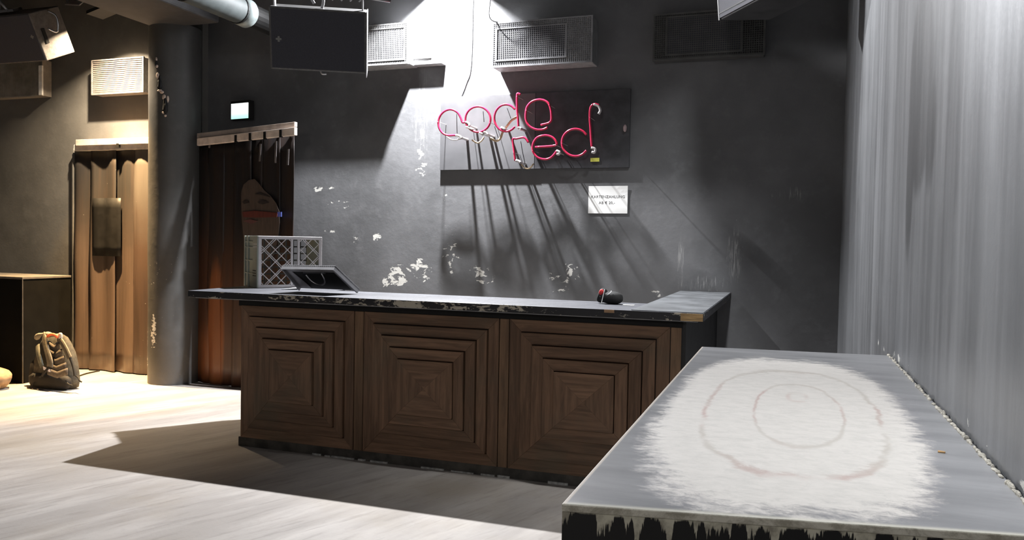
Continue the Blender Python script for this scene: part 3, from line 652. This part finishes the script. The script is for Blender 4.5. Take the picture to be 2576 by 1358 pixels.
# ---------------- paper notice ----------------
a = wy(1481, 468, D-.004); b = wy(1578, 537, D-.004)
nt_ = thing('paper_notice', 'white paper notice about card payment on the dark wall right of the neon sign', 'notice', (a.x, D-.003, b.z))
rows = [[Vector((a.x+(b.x-a.x)*j/10, D-.004-.006*max(0, (j/10+i/8-1.7))*2, b.z+(a.z-b.z)*i/8)) for j in range(11)] for i in range(9)]
part('sheet', sheet(NBM(), rows, .001, (0, -1, 0)), M_paper, nt_)
def text(body, size, loc, root, mat, nm='lettering', rotz=0):
    cu = bpy.data.curves.new(nm, 'FONT'); cu.body = body; cu.size = size; cu.align_x = 'CENTER'; cu.extrude = .0003; cu.resolution_u = 3; cu.space_character = 1.08
    o = bpy.data.objects.new(nm, cu); COL.objects.link(o)
    dg = bpy.context.evaluated_depsgraph_get(); me = bpy.data.meshes.new_from_object(o.evaluated_get(dg)); bpy.data.objects.remove(o)
    o = bpy.data.objects.new(nm, me); COL.objects.link(o); me.materials.clear(); me.materials.append(mat)
    o.parent = root; o.location = Vector(loc)-ROOTLOC[root.name]; o.rotation_euler = (math.pi/2, 0, rotz); return o
mx = (a.x+b.x)/2
text('KARTENZAHLUNG', .031, (mx, D-.0054, wy(1530, 498, D).z), nt_, M_ink); text('AB € 20,-', .031, (mx-.008, D-.0054, wy(1530, 513, D).z), nt_, M_ink)

# ---------------- neon sign ----------------
PY = D-.030
a = wy(1109, 245, PY); b = wy(1582, 421, PY)
ns = thing('neon_sign', 'unlit red glass tube sign spelling code red on a grey back plate', 'sign', (a.x, PY, b.z))
xm = wy(1346, 300, PY).x
part('back_plate', box(NBM(), (a.x, PY, b.z), (xm, PY+.028, a.z)), M_plate, ns, bevel=.002)
part('back_plate', box(NBM(), (xm+.002, PY+.002, b.z), (b.x, PY+.028, a.z)), simple('shaded_sign_plate', (.05, .05, .055), .4, .1), ns, bevel=.002)  # same plate continued, darkened in colour for the shadow across it
TY = D-.19
def cp(x, y, Y=TY): return wy(1060+x/4.441, 210+y/4.441, Y)
def ring(cx_, cy_, rx, ry, a0, a1, n=14): return [(cx_+rx*math.cos(math.radians(a0+(a1-a0)*i/n)), cy_-ry*math.sin(math.radians(a0+(a1-a0)*i/n))) for i in range(n+1)]
letters = {
 'letter_c': [[(492, 432), (460, 435), (440, 385), (405, 325), (335, 290), (262, 308), (210, 362), (190, 430), (200, 500), (240, 555), (300, 580), (370, 578), (400, 580)]],
 'letter_o': [ring(632, 400, 140, 142, 215, 575, 24)],
 'letter_d': [ring(945, 385, 130, 150, 40, 320, 18), [(1106, 125), (1075, 112), (1069, 150), (1070, 290), (1080, 400), (1085, 490)]],
 'letter_e': [[(1335, 463), (1440, 430), (1452, 340), (1432, 245), (1390, 198), (1320, 180), (1240, 200), (1185, 255), (1168, 320), (1168, 400), (1200, 470), (1270, 510), (1350, 515), (1410, 490)]],
 'letter_r': [[(1048, 865), (1038, 770), (1026, 680), (1024, 618), (1060, 616), (1135, 602), (1170, 620), (1195, 660)]],
 'second_letter_e': [[(1272, 710), (1500, 690), (1480, 615), (1400, 580), (1300, 600), (1250, 670), (1245, 750), (1290, 820), (1370, 847), (1440, 832), (1490, 785), (1510, 752)]],
 'second_letter_d': [ring(1720, 660, 150, 152, 35, 325, 18), [(1990, 245), (1930, 230), (1890, 270), (1882, 380), (1890, 500), (1897, 620), (1905, 715)]]}
for nm, ps in letters.items():
    bm = NBM()
    for q in ps: tube(bm, catmull([cp(*p) for p in q], 4), .0092, 8)
    part(nm, bm, M_red, ns, smooth=True)
for q in ([(385, 578), (430, 590), (445, 612), (415, 612)], [(495, 430), (530, 450), (535, 480)], [(505, 485), (550, 505), (580, 515)], [(650, 545), (690, 572), (670, 555)], [(700, 540), (730, 552), (740, 575)],
          [(890, 490), (930, 510), (940, 500)], [(1055, 860), (1090, 868), (1105, 885)], [(1510, 750), (1545, 765), (1535, 790), (1515, 785)], [(1900, 715), (1940, 730), (1935, 770), (1905, 765)], [(1925, 232), (1975, 250), (2000, 300), (1980, 340)], [(1080, 490), (1110, 500), (1105, 520)]):
    part('electrode_end', tube(NBM(), catmull([cp(*p) for p in q], 3), .011, 8), M_clear, ns, smooth=True)
for (x, y) in ((190, 428), (500, 480), (770, 440), (1070, 145), (900, 500), (1175, 300), (1430, 240), (1028, 770), (1245, 750), (1505, 690), (1575, 668), (1885, 380)):
    part('stand_off', tube(NBM(), [cp(x, y)-Vector((0, .012, 0)), Vector((cp(x, y).x, PY, cp(x, y).z))], .0026, 6), M_clear, ns)
for (x, y, r) in ((432, 600, .012), (535, 470, .009), (690, 560, .012), (735, 565, .010), (905, 500, .010), (1095, 500, .012), (1095, 878, .010), (1530, 770, .006)):
    part('electrode_holder', tube(NBM(), [cp(x, y), Vector((cp(x, y).x, PY, cp(x, y).z))], r, 8), M_clear, ns)
for q, r, m in (([(280, 590), (330, 625), (400, 628), (440, 600)], .006, M_clear), ([(565, 630), (620, 662), (665, 645), (700, 600)], .007, M_tan), ([(770, 608), (830, 640), (880, 615), (910, 540), (960, 470), (1010, 410), (1080, 368)], .010, M_tan), ([(1115, 900), (1160, 945), (1210, 945), (1255, 895)], .006, M_tan), ([(1110, 640), (1130, 760), (1160, 900)], .003, M_black), ([(690, 300), (700, 430)], .003, M_black), ([(955, 265), (1000, 390)], .003, M_black), ([(815, 470), (860, 610)], .003, M_black), ([(395, 320), (400, 560)], .003, M_black)):
    part('wiring', tube(NBM(), catmull([cp(x, y, TY+.03) for x, y in q], 5), r, 6), m, ns, smooth=True)
a = cp(1890, 832, PY-.002); b = cp(1988, 872, PY-.002)
part('yellow_label', box(NBM(), (a.x, PY-.004, b.z), (b.x, PY-.0, a.z)), simple('yellow_label_print', (.60, .60, .10), .5), ns)
a = cp(2275, 500, PY-.02); part('plug', blob(NBM(), a, (.015, .02, .03)), simple('pinkish_plug', (.4, .3, .3), .5), ns, smooth=True)
# wall cable rising to the light
solo(link('wall_cable', tube(NBM(), catmull([wy(1140, 268, D-.02), wy(1155, 235, D-.02), wy(1172, 205, D-.01), wy(1185, 150, D-.01), wy(1190, -60, D-.01)]), .004, 6), M_paper, smooth=True), 'thin pale cable running up the bright wall from the neon sign to the light', 'cable')
solo(link('hanging_cable', tube(NBM(), catmull([wy(1240, -40, D-.3), wy(1231, 25, D-.28), wy(1236, 50, D-.24), wy(1262, 58, D-.18)]), .004, 6), M_blackm, smooth=True), 'thin dark cable looping down beside the glaring light onto the dim mesh box', 'cable')

# ---------------- podium at the left with crumbs ----------------
bp = fl(57, 965); pz = wy(57, 697, bp.y).z
pod = thing('podium_block', 'tall matt black box standing against the left wall behind the backpack', 'podium', (bp.x-.5, bp.y, 0))
part('body', box(NBM(), (bp.x-1.3, bp.y, 0), (bp.x, 5.93, pz-.02)), simple('dull_black', (.004, .004, .0035), .8, spec=.08), pod, bevel=.004)
part('top_board', box(NBM(), (bp.x-1.3, bp.y-.004, pz-.02), (bp.x+.004, 5.93, pz)), simple('worn_black_top', (.10, .095, .088), .45), pod, bevel=.002)
part('worn_corner_edge', box(NBM(), (bp.x-.004, bp.y-.003, 0.002), (bp.x+.003, bp.y+.004, pz-.02)), simple('worn_edge', (.075, .07, .065), .5), pod)
q = fl(25, 685, pz); q.y = min(q.y, 5.85)
solo(link('plaster_crumb', blob(NBM(), (q.x, q.y, pz+.020), (.035, .03, .022), .02, sx=10, sy=7, seed=5), M_paper), 'larger white crumb lying on top of the black podium block', 'crumb')
solo(link('plaster_crumb', blob(NBM(), (q.x-.10, q.y-.02, pz+.012), (.015, .012, .012), .01, sx=8, sy=6, seed=8), M_paper), 'smaller white crumb at the left edge on top of the black podium block', 'crumb')

# ---------------- backpack ----------------
pk = fl(137, 968); pk = Vector((pk.x, 5.36, 0))
def K(px, py, off=0): return wy(px, py, pk.y+off)
bpk = thing('backpack', 'olive and black hiking backpack with shoulder straps, leaning on the black podium', 'backpack', pk)
M_olive = simple('olive_fabric', (.115, .10, .072), .8, scale=40, var=.2); M_dol = simple('dark_olive_fabric', (.045, .042, .032), .85, scale=30, var=.4); M_pad = simple('padded_mesh', (.085, .07, .055), .9, scale=80, var=.3)
def loft(secs, yf, yb, sx=20):
    """outline half-widths per height -> rounded body leaning back; secs: (px0,px1,py,front_off,back_off)"""
    bm = NBM(); rows = []
    for (xa, xb, y, f, b) in secs:
        xa -= (xa-120)*.02+1; xb -= (xb-120)*.10+3; f *= .9; b = min(b, .2)*.6; A, B = K(xa, y).x, K(xb, y).x; z = max(K((xa+xb)/2, y).z, .004); cx_, rx = (A+B)/2, (B-A)/2; cy_, ry = pk.y+(f+b)/2, (b-f)/2
        row = []
        for k in range(sx):
            t = 2*math.pi*k/sx; c, s = math.cos(t), math.sin(t)
            row.append(bm.verts.new((cx_+rx*math.copysign(abs(c)**.65, c), cy_+ry*math.copysign(abs(s)**.65, s), z)))
        rows.append(row)
    for i in range(len(rows)-1):
        for k in range(sx): bm.faces.new((rows[i][k], rows[i][(k+1) % sx], rows[i+1][(k+1) % sx], rows[i+1][k]))
    bm.faces.new(rows[0][::-1]); bm.faces.new(rows[-1]); return bm
part('main_bag', loft([(84, 190, 972, -.02, .20), (80, 196, 955, -.05, .22), (80, 194, 935, -.05, .22), (82, 190, 912, -.04, .21), (88, 182, 885, -.01, .19), (93, 170, 862, .02, .17), (98, 160, 848, .05, .15), (108, 148, 842, .07, .13)], 0, 0), M_dol, bpk, smooth=True)
part('hip_belt', loft([(88, 188, 972, -.075, .0), (84, 196, 962, -.085, .02), (84, 195, 948, -.085, .02), (92, 186, 940, -.07, .02)], 0, 0), M_blkf, bpk, smooth=True)
part('side_pocket', loft([(78, 98, 965, -.03, .12), (76, 100, 945, -.04, .13), (78, 98, 915, -.03, .12), (84, 96, 905, -.01, .1)], 0, 0, 12), M_blkf, bpk, smooth=True)
def ribbon(nm, pts, w, m, th=.012, root=bpk):
    P_ = catmull([K(x, y, o) for x, y, o in pts], 5); rows = []
    for i, p in enumerate(P_):
        dd = (P_[min(i+1, len(P_)-1)]-P_[max(i-1, 0)]).normalized(); s = dd.cross(Vector((0, 1, 0))).normalized()*w/2
        rows.append([p-s, p-s*.5+Vector((0, -.004, 0)), p+s*.5+Vector((0, -.004, 0)), p+s])
    part(nm, sheet(NBM(), rows, th, (0, -1, 0)), m, root, smooth=False)
for i, (y, w) in enumerate(((868, 20), (885, 27), (902, 34), (919, 38), (933, 40))):
    cxp = 138+i*2.0; off = -.012-.016*i
    bm = NBM(); rows = []
    hh = 8
    for yy in (-hh, -2, 5, hh+1):
        row = []
        for j in range(9):
            u = -1+j/4; yv = y+yy+(1-abs(u))*9; bulge = -.014*(1-(yy/(hh+2))**2)
            row.append(K(cxp+u*w*.62, yv, off+bulge))
        rows.append(row)
    part('chevron_pad', sheet(NBM(), rows, .01, (0, -1, 0)), M_pad, bpk, smooth=True)
ribbon('shoulder_strap', [(111, 842, .02), (112, 850, -.02), (116, 868, -.045), (122, 890, -.075), (127, 910, -.09), (127, 922, -.09)], .062, M_olive)
ribbon('shoulder_strap', [(148, 850, .01), (158, 862, -.02), (168, 880, -.035), (177, 900, -.05)], .050, M_olive)
ribbon('shoulder_strap', [(96, 868, -.02), (97, 885, -.05), (102, 905, -.065), (108, 922, -.075)], .045, simple('sage_fabric', (.11, .11, .085), .85, scale=40))
ribbon('lower_strap', [(178, 900, -.05), (184, 915, -.05), (188, 930, -.06), (190, 945, -.07)], .022, M_blkf)
ribbon('lower_strap', [(127, 922, -.09), (118, 932, -.10), (108, 945, -.10)], .022, M_blkf)
part('lid_roll', tube(NBM(), catmull([K(92, 850, .06), K(100, 842, .03), K(118, 841, .01), K(135, 843, .01), K(150, 846, .02)]), [.020+.006*math.sin(i*.6) for i in range(25)], 10), simple('pale_olive_fabric', (.20, .18, .14), .85, scale=30), bpk, smooth=True)
part('orange_loop', tube(NBM(), catmull([K(120, 846, -.02), K(128, 841, -.04), K(138, 842, -.04), K(145, 849, -.02)]), .012, 8), simple('orange_fabric', (.75, .14, .05), .7), bpk, smooth=True)
part('strap_buckle', blob(NBM(), K(152, 845, -.01), (.022, .012, .030), 0, 14, 10, .7), simple('pale_buckle', (.5, .47, .40), .6), bpk, smooth=True)
part('white_tag', hexa(NBM(), [K(108, 921, -.105), K(126, 929, -.105), K(127, 936, -.105), K(109, 930, -.105), K(108, 921, -.10), K(126, 929, -.10), K(127, 936, -.10), K(109, 930, -.10)]), simple('white_tag', (.62, .62, .70), .6), bpk)
for q in ([(86, 960, -.09), (80, 970, -.10), (68, 976, -.12)], [(190, 945, -.06), (197, 950, -.08), (200, 957, -.09), (206, 961, -.08)], [(165, 958, -.09), (172, 966, -.11), (182, 970, -.12)]):
    pts = [K(*p) for p in q]
    for p in pts: p.z = max(p.z, .008)
    part('loose_strap', tube(NBM(), catmull(pts), .007, 6), M_blkf, bpk, smooth=True)
solo(link('floor_strap', tube(NBM(), catmull([fl(196, 948)+Vector((0, 0, .006)), fl(218, 941)+Vector((0, 0, .008)), fl(250, 934)+Vector((0, 0, .006))]), .007, 6), M_blkf, smooth=True), 'black strap end trailing over the floor right of the backpack', 'strap')

# ---------------- tan bag, left edge ----------------
tb = fl(8, 978)
tb.y -= .07; tb.x -= .02
tbg = thing('duffel_bag', 'tan bag with a black patch on the floor cut by the left edge', 'bag', tb)
M_tanf = simple('tan_fabric', (.30, .20, .11), .8, scale=20)
soft('body', tb+Vector((-.09, .05, .095)), (.20, .12, .095), M_tanf, tbg, .03, .85)
soft('dark_patch', tb+Vector((.03, -.035, .06)), (.05, .04, .045), M_blkf, tbg, .02, .8, seed=3)
part('strap_loop', tube(NBM(), catmull([tb+Vector((.0, -.06, .15)), tb+Vector((.07, -.05, .12)), tb+Vector((.11, -.04, .05)), tb+Vector((.10, -.06, .010)), tb+Vector((-.02, -.08, .008))]), .009, 8), M_tanf, tbg, smooth=True)

# ---------------- near table block ----------------
TZ = .994
pA, pB, pC_, pD = (-.305, 3.10), (RX-.004, 3.16), (-.305, 1.115), (RX-.004, 1.235)
tab = thing('painted_block', 'tall painted block with worn white oval rings on top, against the right wall', 'table', (0, 2.1, 0))
def tabtop():
    m, nt, b = newmat('worn_ringed_top'); N = NB(nt); g = N.n('ShaderNodeNewGeometry'); pos = g.outputs['Position']; sp = N.n('ShaderNodeSeparateXYZ'); N.l(pos, sp.inputs[0])
    x, y = sp.outputs[0], sp.outputs[1]
    wob = N.noise(pos, 8, 6, .65); fine = N.noise(pos, 34, 8, .78, (.7, 1.15, 1), .4); 
    def sup(cx_, cy_, rx, ry, p=2.6):
        u = N.math('POWER', N.math('ABSOLUTE', N.math('MULTIPLY', N.math('SUBTRACT', x, cx_), 1/rx)), p); v = N.math('POWER', N.math('ABSOLUTE', N.math('MULTIPLY', N.math('SUBTRACT', y, cy_), 1/ry)), p)
        return N.math('POWER', N.math('ADD', u, v), 1/p)
    wv = N.math('MULTIPLY', N.math('SUBTRACT', wob, .5), .22)
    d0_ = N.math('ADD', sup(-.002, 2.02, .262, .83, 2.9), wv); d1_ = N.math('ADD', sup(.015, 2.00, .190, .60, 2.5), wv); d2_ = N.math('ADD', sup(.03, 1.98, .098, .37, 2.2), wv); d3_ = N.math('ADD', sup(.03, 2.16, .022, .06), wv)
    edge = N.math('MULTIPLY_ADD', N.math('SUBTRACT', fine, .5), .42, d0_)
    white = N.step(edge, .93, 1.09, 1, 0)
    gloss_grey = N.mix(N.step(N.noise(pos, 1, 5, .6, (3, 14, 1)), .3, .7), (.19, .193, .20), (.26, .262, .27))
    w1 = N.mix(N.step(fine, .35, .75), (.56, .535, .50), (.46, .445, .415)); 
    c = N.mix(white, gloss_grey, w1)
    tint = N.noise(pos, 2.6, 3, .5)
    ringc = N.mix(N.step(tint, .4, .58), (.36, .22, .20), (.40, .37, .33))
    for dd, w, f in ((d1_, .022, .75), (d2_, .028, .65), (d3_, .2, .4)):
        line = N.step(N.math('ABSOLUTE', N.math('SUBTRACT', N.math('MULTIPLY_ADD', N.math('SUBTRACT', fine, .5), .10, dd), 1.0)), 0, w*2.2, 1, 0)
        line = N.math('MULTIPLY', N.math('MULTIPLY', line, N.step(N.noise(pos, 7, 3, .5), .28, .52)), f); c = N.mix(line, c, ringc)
    ed = N.step(N.math('ADD', y, N.math('MULTIPLY', x, -.18)), 1.172, 1.186, 1, 0); c = N.mix(N.math('MULTIPLY', ed, .65), c, (.62, .60, .50))
    c = N.mix(N.math('MULTIPLY', N.step(x, -.301, -.297, 1, 0), .8), c, (.62, .55, .47))
    snn = N.n('ShaderNodeSeparateXYZ'); N.l(g.outputs['Normal'], snn.inputs[0]); c = N.mix(N.step(snn.outputs[1], -.5, -.3, 1, 0), c, N.mix(N.step(fine, .35, .6), (.36, .34, .27), (.70, .68, .58)))
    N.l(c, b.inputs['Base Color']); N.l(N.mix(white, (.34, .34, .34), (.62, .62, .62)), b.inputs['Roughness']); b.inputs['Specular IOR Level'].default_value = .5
    N.bump(N.math('ADD', white, fine), .12, .003, b.inputs['Normal']); return m
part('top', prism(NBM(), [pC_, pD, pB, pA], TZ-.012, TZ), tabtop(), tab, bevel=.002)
def sidemat():
    m, nt, b = newmat('peeling_black_side'); N = NB(nt); g = N.n('ShaderNodeNewGeometry'); pos = g.outputs['Position']; sp = N.n('ShaderNodeSeparateXYZ'); N.l(pos, sp.inputs[0])
    d1 = N.noise(pos, 1, 5, .7, (38, 38, 2)); d2 = N.noise(pos, 30, 5, .6)
    hgt = N.math('MULTIPLY_ADD', N.step(d1, .45, .72), -.045, TZ-.008)
    mk = N.step(N.math('SUBTRACT', N.math('MULTIPLY_ADD', d2, .012, sp.outputs[2]), hgt), .0, .004)
    ch = N.step(N.noise(pos, 14, 6, .7, (1.6, 1.6, .7)), .70, .73)
    c = N.mix(N.math('MULTIPLY', ch, .5), (.008, .008, .008), (.4, .39, .35)); c = N.mix(mk, c, N.mix(N.step(d2, .35, .6), (.30, .28, .22), (.62, .60, .48)))
    N.l(c, b.inputs['Base Color']); b.inputs['Roughness'].default_value = .5; N.bump(mk, .4, .003, b.inputs['Normal']); return m
part('sides', prism(NBM(), [(pC_[0]+.001, pC_[1]+.001), (pD[0], pD[1]+.001), pB, (pA[0]+.001, pA[1])], 0, TZ-.012), sidemat(), tab)
# crumbling joint between block and wall: a bead of filler pieces
bm = NBM(); rnd = random.Random(11); y = 1.25
while y < 3.15:
    l = rnd.uniform(.006, .022); big = rnd.random()
    if big > .25:
        h = rnd.uniform(.002, .006)*(1.6 if big > .9 else 1)
        blob(bm, (RX-.010, y+l/2, TZ+h*.3), (rnd.uniform(.002, .006), l*.8, h), .003, sx=7, sy=5, seed=y*10)
    y += l
part('crumbling_joint', bm, simple('crumbled_filler', (.36, .34, .29), .8, scale=60, var=.45), tab, kind='stuff')
q = fl(2375, 1140, TZ); q = fl(2368, 1139, TZ)
solo(link('paint_flake', hexa(NBM(), [(q.x-.006, q.y, TZ+.0005), (q.x+.006, q.y-.002, TZ+.0005), (q.x+.008, q.y+.006, TZ+.0005), (q.x-.004, q.y+.008, TZ+.0005), (q.x-.006, q.y, TZ+.002), (q.x+.006, q.y-.002, TZ+.003), (q.x+.008, q.y+.006, TZ+.002), (q.x-.004, q.y+.008, TZ+.003)]), simple('ochre_flake', (.5, .3, .12), .6)), 'tiny ochre flake on the grey margin of the block top near the wall', 'flake')
